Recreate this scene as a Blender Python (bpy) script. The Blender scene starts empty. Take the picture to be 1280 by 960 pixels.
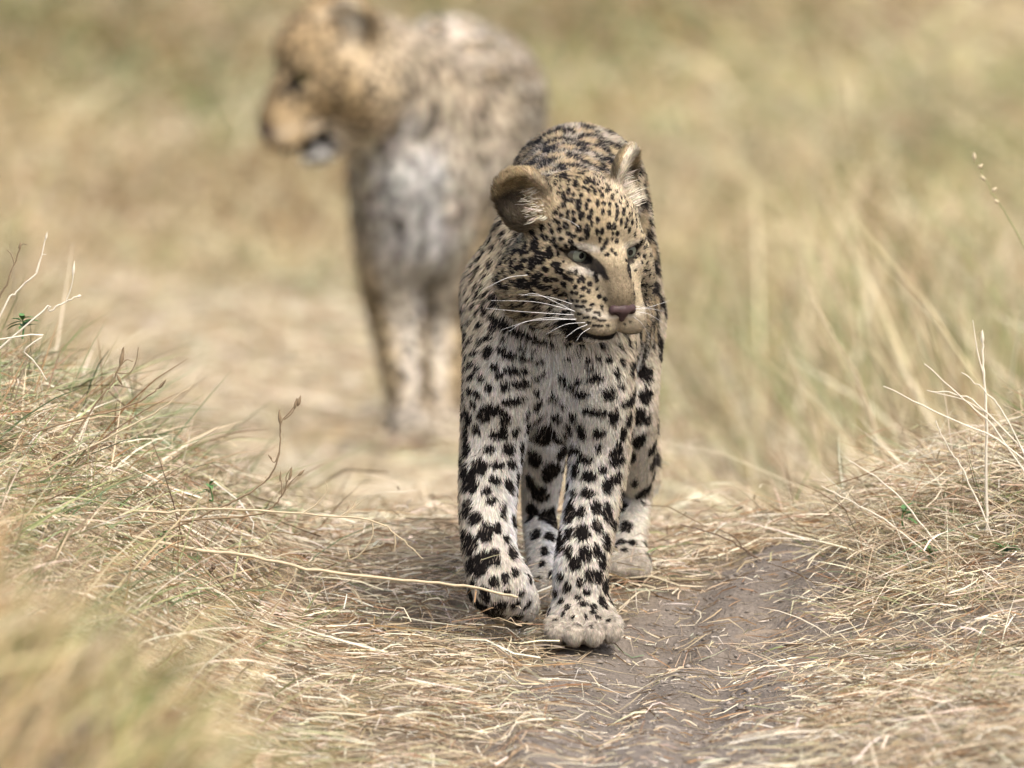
import bpy, math
import numpy as np
from mathutils import Vector

rng = np.random.default_rng(11)
scene = bpy.context.scene
FUR_N = 600000

# ------------------------------------------------------------------ camera, world, sun, exposure
CAM = np.array([0.0, -11.62, 1.33]); PITCH = math.radians(5.15); FPX = 400.0 / 36.0 * 1280.0
FWD = np.array([0, math.cos(PITCH), -math.sin(PITCH)]); UPV = np.array([0, math.sin(PITCH), math.cos(PITCH)])
cam_data = bpy.data.cameras.new('camera'); cam = bpy.data.objects.new('camera', cam_data)
scene.collection.objects.link(cam); scene.camera = cam
cam.location = CAM; cam.rotation_euler = (math.radians(90) - PITCH, 0, 0)
cam_data.lens = 400; cam_data.sensor_width = 36; cam_data.clip_start = 0.5; cam_data.clip_end = 400
cam_data.dof.use_dof = True; cam_data.dof.focus_distance = 11.60; cam_data.dof.aperture_fstop = 9.0

SUN_EL, SUN_AZ = math.radians(55), math.radians(150)     # azimuth measured from +y towards +x
world = bpy.data.worlds.new('World'); scene.world = world; world.use_nodes = True
wn = world.node_tree.nodes; wl = world.node_tree.links
sky = wn.new('ShaderNodeTexSky'); sky.sky_type = 'NISHITA'; sky.sun_disc = False
sky.sun_elevation = SUN_EL; sky.sun_rotation = SUN_AZ; sky.dust_density = 6.0; sky.air_density = 1.0; sky.ozone_density = 1.0
wl.new(sky.outputs['Color'], wn['Background'].inputs['Color']); wn['Background'].inputs['Strength'].default_value = 0.13
sd = bpy.data.lights.new('sun', 'SUN'); sun = bpy.data.objects.new('sun', sd); scene.collection.objects.link(sun)
sd.energy = 1.5; sd.angle = math.radians(26); sd.color = (1.0, 0.965, 0.91)
sv = Vector((math.sin(SUN_AZ) * math.cos(SUN_EL), math.cos(SUN_AZ) * math.cos(SUN_EL), math.sin(SUN_EL)))
sun.rotation_euler = sv.to_track_quat('Z', 'Y').to_euler(); sun.location = (0, 0, 8)
vs = scene.view_settings; vs.view_transform = 'Standard'; vs.look = 'None'; vs.gamma = 1.0; vs.use_curve_mapping = False; vs.exposure = 1.14
scene.cycles.use_denoising = True; scene.cycles.max_bounces = 6; scene.cycles.transparent_max_bounces = 4
scene.cycles.use_adaptive_sampling = True; scene.cycles.adaptive_threshold = 0.02

# ------------------------------------------------------------------ helpers
def P(px, py, y):
    """world point on the sight line of photo pixel (px,py) at world depth y"""
    d = FWD + np.array([1.0, 0, 0]) * (px - 640) / FPX + UPV * (480 - py) / FPX
    return CAM + d * (y - CAM[1]) / d[1]
def mpp(y): return (y - CAM[1]) / FPX
def project(p):
    d = p - CAM; z = d @ FWD
    return 640 + FPX * d[:, 0] / z, 480 - FPX * (d @ UPV) / z
def ss(a, b, x):
    t = np.clip((np.asarray(x, float) - a) / (b - a), 0, 1); return t * t * (3 - 2 * t)
def nrm(v): return v / np.maximum(np.linalg.norm(v, axis=-1, keepdims=True), 1e-9)

def _hash(ix, iy, iz, seed):
    h = (ix.astype(np.uint32) * np.uint32(374761393) + iy.astype(np.uint32) * np.uint32(668265263)
         + iz.astype(np.uint32) * np.uint32(2147483647) + np.uint32(seed * 974711 + 13))
    h = (h ^ (h >> np.uint32(13))) * np.uint32(1274126177); h = h ^ (h >> np.uint32(16))
    return (h & np.uint32(0xffffff)).astype(np.float32) / np.float32(0xffffff)
def noise(p, freq, seed=0):
    """value noise 0..1 at points (n,3)"""
    q = np.asarray(p, np.float64) * freq; i = np.floor(q).astype(np.int64); f = q - i; f = f * f * (3 - 2 * f); i = i & 0xffff
    out = 0
    for a in (0, 1):
        wx = f[:, 0] if a else 1 - f[:, 0]
        for b in (0, 1):
            wy = f[:, 1] if b else 1 - f[:, 1]
            for c in (0, 1):
                wz = f[:, 2] if c else 1 - f[:, 2]
                out = out + wx * wy * wz * _hash(i[:, 0] + a, i[:, 1] + b, i[:, 2] + c, seed)
    return out
def noise2(x, y, freq, seed=0):
    x = np.asarray(x, float); return noise(np.stack([x.ravel(), np.asarray(y, float).ravel(), np.zeros(x.size)], 1), freq, seed).reshape(x.shape)

def tag(o, label, cat=None, group=None, kind=None):
    o['label'] = label
    if cat: o['category'] = cat
    if group: o['group'] = group
    if kind: o['kind'] = kind
    return o
def link(o, parent=None):
    scene.collection.objects.link(o)
    if parent is not None: o.parent = parent
    return o
def mesh_object(name, verts, faces, mat, parent=None, cols=None, smooth=True, off=None):
    """faces: (n,k) int array (k=3 or 4); verts in world space, stored about off"""
    verts = np.asarray(verts, np.float32); faces = np.asarray(faces, np.int32)
    if off is not None: verts = verts - np.asarray(off, np.float32)
    me = bpy.data.meshes.new(name); k = faces.shape[1]
    me.vertices.add(len(verts)); me.vertices.foreach_set('co', verts.ravel())
    me.loops.add(faces.size); me.loops.foreach_set('vertex_index', faces.ravel())
    me.polygons.add(len(faces)); me.polygons.foreach_set('loop_start', np.arange(0, faces.size, k, dtype=np.int32))
    me.polygons.foreach_set('use_smooth', np.full(len(faces), smooth)); me.update(calc_edges=True)
    if cols is not None:
        a = me.attributes.new('coat', 'FLOAT_COLOR', 'POINT')
        c = np.ones((len(verts), 4), np.float32); c[:, :3] = cols; a.data.foreach_set('color', c.ravel())
    me.materials.append(mat)
    o = bpy.data.objects.new(name, me)
    link(o, parent)
    if off is not None and parent is None: o.location = off
    return o
def empty(name, loc):
    o = bpy.data.objects.new(name, None); o.location = loc; o.empty_display_size = 0.05
    return link(o)

# ------------------------------------------------------------------ materials
def mat_new(name):
    m = bpy.data.materials.new(name); m.use_nodes = True
    nt = m.node_tree; b = nt.nodes['Principled BSDF']; return m, nt, b
def mat_plain(name, col, rough=0.6, noise_amt=0.25, scale=60.0, spec=0.3):
    m, nt, b = mat_new(name)
    tc = nt.nodes.new('ShaderNodeTexCoord'); n = nt.nodes.new('ShaderNodeTexNoise'); n.inputs['Scale'].default_value = scale
    r = nt.nodes.new('ShaderNodeMix'); r.data_type = 'RGBA'
    r.inputs[6].default_value = (*[c * (1 - noise_amt) for c in col], 1); r.inputs[7].default_value = (*[min(1, c * (1 + noise_amt)) for c in col], 1)
    nt.links.new(tc.outputs['Object'], n.inputs['Vector']); nt.links.new(n.outputs['Fac'], r.inputs[0]); nt.links.new(r.outputs[2], b.inputs['Base Color'])
    b.inputs['Roughness'].default_value = rough; b.inputs['Specular IOR Level'].default_value = spec
    return m
def mat_attr(name, rough=0.7, spec=0.2, trans=0.0, scale=300.0, amt=0.2):
    """colour from the mesh attribute, broken up by fine procedural noise; optional translucency for blades"""
    m, nt, b = mat_new(name)
    a = nt.nodes.new('ShaderNodeAttribute'); a.attribute_name = 'coat'
    tc = nt.nodes.new('ShaderNodeTexCoord'); n = nt.nodes.new('ShaderNodeTexNoise'); n.inputs['Scale'].default_value = scale; n.inputs['Detail'].default_value = 1
    mr = nt.nodes.new('ShaderNodeMapRange'); mr.inputs[3].default_value = 1 - amt; mr.inputs[4].default_value = 1 + amt
    mx = nt.nodes.new('ShaderNodeVectorMath'); mx.operation = 'SCALE'
    nt.links.new(tc.outputs['Object'], n.inputs['Vector']); nt.links.new(n.outputs['Fac'], mr.inputs[0])
    nt.links.new(a.outputs['Color'], mx.inputs[0]); nt.links.new(mr.outputs[0], mx.inputs['Scale']); nt.links.new(mx.outputs[0], b.inputs['Base Color'])
    b.inputs['Roughness'].default_value = rough; b.inputs['Specular IOR Level'].default_value = spec
    if trans > 0:
        t = nt.nodes.new('ShaderNodeBsdfTranslucent'); ms = nt.nodes.new('ShaderNodeMixShader'); ms.inputs[0].default_value = trans
        nt.links.new(mx.outputs[0], t.inputs['Color']); nt.links.new(b.outputs[0], ms.inputs[1]); nt.links.new(t.outputs[0], ms.inputs[2])
        nt.links.new(ms.outputs[0], nt.nodes['Material Output'].inputs['Surface'])
    return m
M_COAT = mat_attr('leopard_skin', 0.8, 0.1)
M_GRASS = mat_attr('grass_blades', 0.5, 0.3, 0.12, 40.0, 0.25)
M_EYE = mat_plain('eyeball', (0.10, 0.09, 0.07), 0.12, 0.1, 80, 0.5)
M_IRIS = mat_plain('iris', (0.17, 0.185, 0.14), 0.10, 0.25, 400, 0.5)
M_IRIS_GOLD = mat_plain('iris_adult', (0.30, 0.26, 0.10), 0.10, 0.25, 400, 0.5)
M_PUPIL = mat_plain('pupil', (0.006, 0.006, 0.006), 0.08, 0.0, 50, 0.5)
M_NOSE = mat_plain('nose_leather', (0.052, 0.031, 0.030), 0.5, 0.45, 500, 0.2)
M_WHISKER = mat_plain('whisker', (0.70, 0.69, 0.67), 0.35, 0.05, 50, 0.4)
def mat_fur():
    m, nt, b = mat_new('leopard_fur')
    a = nt.nodes.new('ShaderNodeAttribute'); a.attribute_name = 'coat'
    an = nt.nodes.new('ShaderNodeAttribute'); an.attribute_name = 'skin_normal'
    g = nt.nodes.new('ShaderNodeNewGeometry')
    mixn = nt.nodes.new('ShaderNodeMix'); mixn.data_type = 'VECTOR'; mixn.inputs[0].default_value = 0.38
    nt.links.new(an.outputs['Vector'], mixn.inputs[4]); nt.links.new(g.outputs['Normal'], mixn.inputs[5])
    nn = nt.nodes.new('ShaderNodeVectorMath'); nn.operation = 'NORMALIZE'; nt.links.new(mixn.outputs[1], nn.inputs[0])
    nt.links.new(nn.outputs[0], b.inputs['Normal']); nt.links.new(a.outputs['Color'], b.inputs['Base Color'])
    b.inputs['Roughness'].default_value = 0.65; b.inputs['Specular IOR Level'].default_value = 0.06
    return m
M_FUR = mat_fur()

# ------------------------------------------------------------------ implicit surfaces
class Sdf:
    def __init__(s): s.ops = []
    def cone(s, a, b, ra, rb, k=0.02, g='torso', op='+'):
        a = np.asarray(a, float); b = np.asarray(b, float)
        s.ops.append(('c', (a, b, ra, rb), k, g, op, (a + b) / 2, np.linalg.norm(b - a) / 2 + max(ra, rb)))
    def ell(s, c, r, R=np.eye(3), k=0.02, g='torso', op='+'):
        c = np.asarray(c, float); s.ops.append(('e', (c, np.asarray(r, float), np.asarray(R, float)), k, g, op, c, max(r)))
    def chain(s, pts, k=0.02, g='torso'):
        """one limb: Catmull-Rom through the joints, a single primitive so the joints do not bulge"""
        q = np.array([[*a, r] for a, r in pts]); q = np.vstack([2 * q[0] - q[1], q, 2 * q[-1] - q[-2]]); out = []
        for i in range(1, len(q) - 2):
            for t in np.arange(5) / 5:
                out.append(0.5 * (2 * q[i] + (q[i + 1] - q[i - 1]) * t + (2 * q[i - 1] - 5 * q[i] + 4 * q[i + 1] - q[i + 2]) * t * t + (3 * q[i] - q[i - 1] - 3 * q[i + 1] + q[i + 2]) * t ** 3))
        out.append(q[-2]); out = np.array(out); c = (out[:, :3].min(0) + out[:, :3].max(0)) / 2
        s.ops.append(('k', out, k, g, '+', c, np.max(np.linalg.norm(out[:, :3] - c, axis=1) + out[:, 3])))
    @staticmethod
    def prim(kind, prm, p, centre=None, rad=0.0):
        if kind == 'c':
            a, b, ra, rb = prm; ab = b - a; t = np.clip(((p - a) @ ab) / max(ab @ ab, 1e-9), 0, 1)
            return np.linalg.norm(p - a - t[:, None] * ab, axis=1) - (ra + (rb - ra) * t)
        if kind == 'k':
            d = np.full(len(p), 9.0)
            for a, b in zip(prm[:-1], prm[1:]):
                if centre is not None and np.linalg.norm((a[:3] + b[:3]) / 2 - centre) > rad + .075 + max(a[3], b[3]) + np.linalg.norm(a[:3] - b[:3]) / 2: continue
                d = np.minimum(d, Sdf.prim('c', (a[:3], b[:3], a[3], b[3]), p))
            return d
        c, r, R = prm; q = (p - c) @ R; k0 = np.linalg.norm(q / r, axis=1); k1 = np.linalg.norm(q / (r * r), axis=1)
        return k0 * (k0 - 1) / np.maximum(k1, 1e-6)
    def __call__(s, p, centre=None, rad=0.0):
        d = np.full(len(p), 1.0)
        for kind, prm, k, g, op, bc, br in s.ops:
            if centre is not None and np.linalg.norm(bc - centre) > br + rad + k + 0.03: continue
            b = s.prim(kind, prm, p, centre, rad)
            if op == '-': b = -b; h = np.clip(0.5 - 0.5 * (b - d) / k, 0, 1); d = b * (1 - h) + d * h + k * h * (1 - h)
            else: h = np.clip(0.5 + 0.5 * (b - d) / k, 0, 1); d = b * (1 - h) + d * h - k * h * (1 - h)
        return d
    def groups(s, p):
        out = {}
        for kind, prm, k, g, op, bc, br in s.ops:
            if op == '-': continue
            b = s.prim(kind, prm, p); out[g] = np.minimum(out[g], b) if g in out else b
        names = list(out); W = np.exp(-np.stack([np.clip(out[n], -0.05, 0.3) for n in names], 1) / 0.016); W /= W.sum(1, keepdims=True)
        return {n: W[:, i] for i, n in enumerate(names)}
    def mesh(s, h):
        lo = np.min([o[5] - o[6] for o in s.ops if o[4] == '+'], 0) - 4 * h; hi = np.max([o[5] + o[6] for o in s.ops if o[4] == '+'], 0) + 4 * h
        B = 16; nb = np.ceil((hi - lo) / (h * B)).astype(int); n = nb * B
        D = np.full(n, 1.0, np.float32); loc = np.stack(np.meshgrid(*[np.arange(B)] * 3, indexing='ij'), -1).reshape(-1, 3)
        rad = h * B * 0.87
        for bi in np.ndindex(*nb):
            o = np.array(bi) * B; c = lo + (o + B / 2) * h
            dc = s(c[None], c, rad)[0]
            sl = tuple(slice(o[i], o[i] + B) for i in range(3))
            if abs(dc) > rad * 1.25 + 0.012: D[sl] = np.sign(dc); continue
            D[sl] = s(lo + (o + loc) * h, c, rad).reshape(B, B, B)
        S = D < 0
        cn = [S[a:n[0] - 1 + a, b:n[1] - 1 + b, c:n[2] - 1 + c] for a in (0, 1) for b in (0, 1) for c in (0, 1)]
        act = np.zeros(cn[0].shape, np.int8)
        for q in cn: act += q
        cells = np.argwhere((act > 0) & (act < 8)); ids = np.full(act.shape, -1, np.int32); ids[tuple(cells.T)] = np.arange(len(cells))
        V = lo + (cells + 0.5) * h
        F = []
        for ax in range(3):
            o1, o2 = [(1, 2), (2, 0), (0, 1)][ax]
            a = np.moveaxis(S, ax, 0)
            e = np.moveaxis(a[:-1] != a[1:], 0, ax); idx = np.argwhere(e)
            ok = (idx[:, o1] > 0) & (idx[:, o2] > 0) & (idx[:, o1] < n[o1] - 1) & (idx[:, o2] < n[o2] - 1); idx = idx[ok]
            q = []
            for da, db in ((-1, -1), (0, -1), (0, 0), (-1, 0)):
                t = idx.copy(); t[:, o1] += da; t[:, o2] += db; q.append(ids[tuple(t.T)])
            q = np.stack(q, 1); inside = S[tuple(idx.T)]; q[~inside] = q[~inside][:, ::-1]; F.append(q)
        F = np.concatenate(F); F = F[(F >= 0).all(1)]
        def tri(p):
            q = np.clip((p - lo) / h, 0, np.array(n) - 1.001); i = q.astype(int); f = (q - i); g = 1 - f
            c = {(a, b, e): D[i[:, 0] + a, i[:, 1] + b, i[:, 2] + e] for a in (0, 1) for b in (0, 1) for e in (0, 1)}
            return sum(c[a, b, e] * (f if a else g)[:, 0] * (f if b else g)[:, 1] * (f if e else g)[:, 2] for a, b, e in c)
        def grad(p, e=.6):
            return nrm(np.stack([tri(p + o) - tri(p - o) for o in np.eye(3) * h * e], 1))
        for it in range(4):
            V = V - np.clip(tri(V), -h, h)[:, None] * grad(V) * 0.9
            if it < 2:                                  # relax the net a little
                acc = np.zeros_like(V); cnt = np.zeros(len(V))
                for i in range(4):
                    for k in range(3): acc[:, k] += np.bincount(F[:, i], V[F[:, (i + 1) % 4], k], len(V))
                    cnt += np.bincount(F[:, i], minlength=len(V))
                V = V * 0.5 + 0.5 * acc / np.maximum(cnt, 1)[:, None]
        return V, F, grad(V, 1.0)

class Head:
    """local head frame in mm: x = to the animal's left (image right when facing us), f = forward, u = up; origin midway between the eyes"""
    def __init__(s, origin, yaw, pitch, roll, scale):
        yw, pt, rl = map(math.radians, (yaw, pitch, roll))
        F = np.array([math.sin(yw) * math.cos(pt), -math.cos(yw) * math.cos(pt), -math.sin(pt)])
        X = np.array([math.cos(yw), math.sin(yw), 0]); U = np.cross(F, X)
        X2 = X * math.cos(rl) + U * math.sin(rl); s.R = np.stack([X2, F, np.cross(F, X2)], 1)
        s.o = np.asarray(origin, float); s.k = scale / 1000.0
    def w(s, *v): return s.o + s.R @ (np.asarray(v, float) * s.k)
    def loc(s, p): return (p - s.o) @ s.R / s.k
    def rot(s, rx=0, rf=0, ru=0):
        def rm(ax, a):
            c, n = math.cos(math.radians(a)), math.sin(math.radians(a)); i, j = [(1, 2), (2, 0), (0, 1)][ax]
            m = np.eye(3); m[i, i] = c; m[j, j] = c; m[i, j] = -n; m[j, i] = n; return m
        return s.R @ rm(2, ru) @ rm(1, rf) @ rm(0, rx)

EARS = {}
def add_head(S, H, ears, ruff=1.0):
    k = H.k
    def e(c, r, kk=10, g='head', op='+', R=None): S.ell(H.w(*c), np.array(r, float) * k, H.R if R is None else R, kk * k, g, op)
    def c(a, b, ra, rb, kk=10, g='head', op='+'): S.cone(H.w(*a), H.w(*b), ra * k, rb * k, kk * k, g, op)
    e((0, -55, 14), (58, 62, 52), 14)                      # cranium
    e((0, -16, 22), (40, 30, 30), 14)                      # forehead
    c((0, -6, 0), (0, 18, -12), 22, 20, 12)                # stop
    c((0, 14, -8), (0, 43, -30), 20, 18, 9)                # bridge of the nose
    e((0, 47, -43), (17, 14, 11), 6)
    for sx in (-1, 1):
        e((sx * 38, -34, -20), (32, 36, 34), 16)           # cheek bone
        e((sx * 46 * ruff, -54, -46), (40 * ruff, 40, 40), 20 / ruff ** 2)           # cheek ruff
        e((sx * 30, -5, 13), (19, 13, 8), 9)               # brow
        e((sx * 30, 0, -14), (18, 12, 9), 6)               # below the eye
        c((sx * 27, 0, -26), (sx * 18, 34, -47), 17, 15, 13)     # side of the muzzle
        e((sx * 16.5, 40, -58), (20, 20.5, 17), 7)           # whisker pad
        e((sx * 20, 22, -52), (16, 24, 18), 10)
    c((0, -10, -72), (0, 12, -75), 24, 15, 8)            # lower jaw
    e((0, 17, -80), (13, 13, 7), 8)                       # chin
    e((0, -40, -70), (44, 44, 30), 20)                     # throat
    e((0, 34, -71.5), (28, 26, 3.4), 2.5, 'head', '-')         # mouth slit
    for sx in (-1, 1): e((sx * 22, 22, -71.5), (7, 16, 3), 3, 'head', '-', H.rot(0, sx * 12))
    for sx in (-1, 1):
        e((sx * 29, 8, 0.5), (13, 13, 6.3), 2, 'head', '-', H.rot(0, sx * -19))   # eye opening
        e((sx * 8, 61, -44), (3.2, 6, 3), 2, 'head', '-')      # nostril hollow
        base, tilt, ew, eh, yaw = ears[sx]
        R = H.rot(0, tilt, 0) @ np.eye(3); R = R @ rot_z(yaw)
        cc = H.w(*base) + R[:, 2] * eh * 0.45 * k
        S.ell(cc, np.array([ew, 11.5, eh]) * k, R, 10 * k, 'ear')
        S.ell(cc + R[:, 1] * 12.5 * k - R[:, 2] * 1 * k, np.array([ew * 0.925, 17, eh * 0.925]) * k, R, 3 * k, 'ear', '-')
        S.cone(H.w(*base) - R[:, 2] * 8 * k - R[:, 0] * ew * .3 * k, H.w(*base) - R[:, 2] * 8 * k + R[:, 0] * ew * .3 * k, 15 * k, 15 * k, 12 * k, 'ear')
        EARS[(id(H), sx)] = (cc, R)
def rot_z(a):
    c, n = math.cos(math.radians(a)), math.sin(math.radians(a)); return np.array([[c, -n, 0], [n, c, 0], [0, 0, 1.0]])

# ------------------------------------------------------------------ the two leopards' shapes
def build_cub():
    S = Sdf()
    def j(px, py, y, r): return (P(px, py, y), r * mpp(y))
    S.chain([j(694, 300, .12, 66), j(708, 268, .28, 74), j(722, 240, .42, 76)], .03, 'torso')
    S.chain([j(722, 244, .42, 74), j(744, 330, .41, 76), j(742, 400, .38, 70)], .03, 'torso')
    S.chain([j(692, 425, .08, 82), j(726, 410, .25, 84), j(742, 390, .38, 72)], .03, 'torso')
    S.chain([j(690, 400, .065, 82), j(689, 455, .065, 74), j(689, 495, .07, 54)], .03, 'chest')
    S.chain([j(712, 315, -.03, 58), j(690, 385, .06, 82)], .03, 'neck')
    S.chain([j(668, 300, .06, 48), j(640, 365, .08, 48)], .03, 'neck')
    S.chain([j(632, 365, .07, 46), j(625, 470, .015, 43), j(617, 545, .02, 38), j(610, 618, .0, 33), j(612, 685, -.03, 31), j(624, 730, -.04, 33)], .022, 'foreleg')
    S.chain([j(624, 730, -.04, 34), j(640, 752, -.01, 31), j(646, 757, .02, 24)], .016, 'paw')
    S.chain([j(745, 380, .075, 42), j(748, 470, .025, 42), j(750, 555, .04, 36), j(741, 630, .03, 32), j(727, 705, .0, 31), j(727, 765, .0, 33)], .022, 'foreleg')
    S.ell(P(729, 775, -.010), (.033, .040, .025), k=.012, g='paw')
    for i, (tx, ty) in enumerate(((696, 788), (718, 791), (741, 791), (763, 787))):
        S.cone(P(tx, ty - 6, -.030), P(tx, ty + 3, -.058 - (.008 if i in (1, 2) else 0)), .0112, .0106, .0012, 'paw')
    S.chain([j(778, 400, .40, 48), j(782, 500, .35, 38), j(790, 575, .41, 26), j(794, 615, .46, 19), j(788, 675, .42, 18), j(786, 700, .39, 21)], .02, 'hindleg')
    S.ell(P(785, 705, .375), (.022, .036, .017), k=.012, g='paw')
    for tx in (769, 780, 792, 802): S.cone(P(tx, 708, .355), P(tx, 712, .335), .0085, .0085, .006, 'paw')
    S.chain([j(700, 440, .40, 50), j(683, 530, .33, 31), j(677, 600, .37, 22), j(674, 645, .40, 18), j(681, 705, .33, 17), j(684, 735, .29, 20)], .02, 'hindleg')
    S.ell(P(685, 744, .275), (.022, .036, .017), k=.012, g='paw')
    S.chain([j(728, 262, .48, 26), j(775, 340, .58, 17), j(796, 450, .62, 14), j(806, 540, .62, 13), j(806, 600, .58, 14)], .02, 'tail')
    H = Head(P(753, 317, -.12), 27, 17, 1.5, 0.98)
    add_head(S, H, {-1: ((-66, -52, 36), -28, 30, 33, 32), 1: ((46, -58, 44), 4, 31, 34, -46)})
    return S, H

def build_adult():
    S = Sdf(); Y = 7.6
    def j(px, py, y, r): return (P(px, py, Y + y), r * mpp(Y + y))
    S.chain([j(452, 88, -.07, 74), j(500, 125, .02, 88), j(560, 165, .12, 82)], .05, 'neck')
    S.chain([j(560, 95, .15, 75), j(602, 120, .4, 78), j(605, 150, .75, 72)], .05, 'torso')
    S.chain([j(560, 190, .12, 78), j(590, 210, .4, 80), j(605, 200, .75, 70)], .05, 'torso')
    S.chain([j(510, 215, .0, 72), j(522, 280, .02, 64)], .04, 'chest')
    S.chain([j(484, 230, .05, 46), j(487, 320, .03, 42), j(496, 400, .05, 34), j(509, 480, -.05, 28), j(513, 520, -.06, 27)], .03, 'foreleg')
    S.ell(P(513, 530, Y - .09), (.04, .065, .03), k=.02, g='paw')
    S.chain([j(568, 240, .1, 46), j(566, 330, .1, 40), j(558, 410, .12, 32), j(552, 490, .02, 27), j(551, 525, .0, 26)], .03, 'foreleg')
    S.ell(P(551, 535, Y - .03), (.04, .065, .03), k=.02, g='paw')
    S.chain([j(640, 230, .75, 50), j(645, 330, .62, 40), j(648, 400, .75, 24), j(650, 480, .7, 20), j(650, 505, .62, 22)], .03, 'hindleg')
    S.chain([j(580, 230, .75, 50), j(590, 330, .62, 40), j(592, 400, .78, 24), j(592, 485, .72, 20), j(592, 505, .66, 22)], .03, 'hindleg')
    S.chain([j(625, 130, .85, 24), j(690, 250, 1.05, 17), j(700, 380, 1.1, 15), j(720, 440, 1.0, 15)], .03, 'tail')
    H = Head(P(371, 94, Y - .17), -70, 24, 0, 1.52)
    add_head(S, H, {-1: ((-48, -72, 32), -30, 27, 24, 30), 1: ((48, -72, 32), 30, 27, 24, -30)}, .78)
    S.ell(H.w(0, 12, -90), np.array([15, 22, 11]) * H.k, H.R, 8 * H.k, 'head')
    return S, H
# ------------------------------------------------------------------ coats
BLACK = np.array([.012, .010, .009]); TAN = np.array([.40, .305, .175]); CREAM = np.array([.63, .57, .46]); WHITE = np.array([.82, .81, .79]); BACK = np.array([.37, .32, .25])
def mixc(a, b, t): return a * (1 - t[:, None]) + b * t[:, None]
def zoomed(ox, oy, sc, rows): return [(ox + X / sc, oy + Y / sc, a / sc, b / sc) for X, Y, a, b in rows]
# spots read off the cub's coat, as pixel ellipses that are then laid on the body's surface
SPOTS = zoomed(600, 180, 5.818, [
 (485,235,40,18),(590,215,30,20),(520,305,45,18),(650,250,18,15),(700,295,25,20),(770,260,20,22),(820,265,25,15),(740,200,30,12),(600,380,14,25),(640,345,15,30),
 (665,405,20,25),(605,445,18,25),(710,445,20,38),(640,490,14,20),(545,505,18,18),(590,525,18,18),(735,530,22,32),(785,540,18,20),(685,555,18,28),(620,600,22,32),
 (575,620,18,24),(710,625,18,30),(520,635,14,20),(450,615,20,30),(380,645,22,22),(475,690,22,24),(535,705,16,18),(640,655,18,15),(685,670,18,14),(735,685,22,14),
 (785,640,18,52),(395,730,32,40),(315,730,14,28),(305,785,22,28),(430,825,42,45),(505,795,22,45),(550,755,18,16),(565,805,10,22),(455,755,9,9),(245,775,30,14),
 (255,845,14,9),(310,850,28,20),(285,895,38,20),(375,880,32,32),(210,870,14,32),(470,915,24,20),(545,875,40,22),(570,910,34,15),(580,940,30,10),(155,790,14,24),
 (605,860,10,9),(650,940,12,12),(775,450,12,30),(820,490,14,25),(860,430,12,30),(860,545,12,25),(820,585,12,18),(845,630,12,25),(890,640,14,28),(935,600,16,25),
 (975,600,12,25),(965,660,10,15),(1005,655,14,16),(870,700,10,22),(930,710,12,25),(960,700,9,15),(900,740,12,22),(1005,715,14,18),(880,770,9,16),(925,800,16,14),
 (965,770,9,14),(990,790,9,14),(900,490,10,25),(945,505,12,22),(940,440,10,20),(1000,500,10,28),(1030,560,10,28),(890,365,10,20),(840,340,12,25),(790,340,14,20),
 (930,330,10,20),(740,370,12,20),(1070,600,10,24),(1100,630,10,20)])
SPOTS += zoomed(600, 300, 5.818, [
 (140,335,38,22),(110,410,42,30),(120,465,40,18),(315,315,48,36),(405,280,32,32),(455,350,45,18),(490,290,34,20),(550,295,26,12),(615,275,22,18),(610,330,22,20),
 (515,340,14,10),(540,385,16,18),(570,360,10,10),(665,300,22,16),(655,240,14,14),(695,240,12,18),(745,265,16,18),(715,305,14,16),(765,297,12,18),(800,315,18,18),
 (840,262,14,20),(848,295,14,14),(750,358,22,14),(680,340,14,14),(660,380,14,14),(700,385,14,12),(740,407,18,9),(790,370,14,14),(840,350,12,12),(608,410,22,18),
 (650,440,12,10),(702,437,14,10),(750,452,20,12),(808,468,16,10),(870,410,18,14),(905,440,16,14),(895,490,14,16),
 (700,480,18,9),(735,490,20,10),(790,500,22,10),(845,517,18,9),(877,535,12,8),(710,540,20,9),(765,557,24,9),(830,568,18,9),(875,580,14,8),(908,588,10,7),
 (790,603,20,8),(830,615,18,8),(860,628,12,7),(897,632,10,7),(932,630,10,7),
 (640,620,60,45),(690,690,65,45),(105,560,30,30),(150,600,45,30),(220,645,55,26),(300,675,55,24),(390,700,55,22),(460,728,50,20),(525,755,40,20),
 (60,720,35,26),(150,800,40,26),(220,850,50,22),(330,868,45,18),(430,878,40,16),(245,480,20,18),(320,540,22,20),(405,440,36,16),(420,490,38,16),(170,720,22,20),
 (300,790,30,20),(400,810,28,16),(640,855,25,18),(710,825,25,16),(780,870,22,18),(860,850,22,14),(940,880,20,28),(1000,760,18,14),(1030,800,16,20),(1085,150,8,10),(1095,190,8,12),(1100,230,8,10),(1120,270,8,12),(1128,320,7,12),(1115,160,7,9),(1135,215,7,10),(1140,380,6,10),(1145,430,6,8),(1075,560,10,7),(1100,600,8,7),(1050,615,8,6)])
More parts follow.
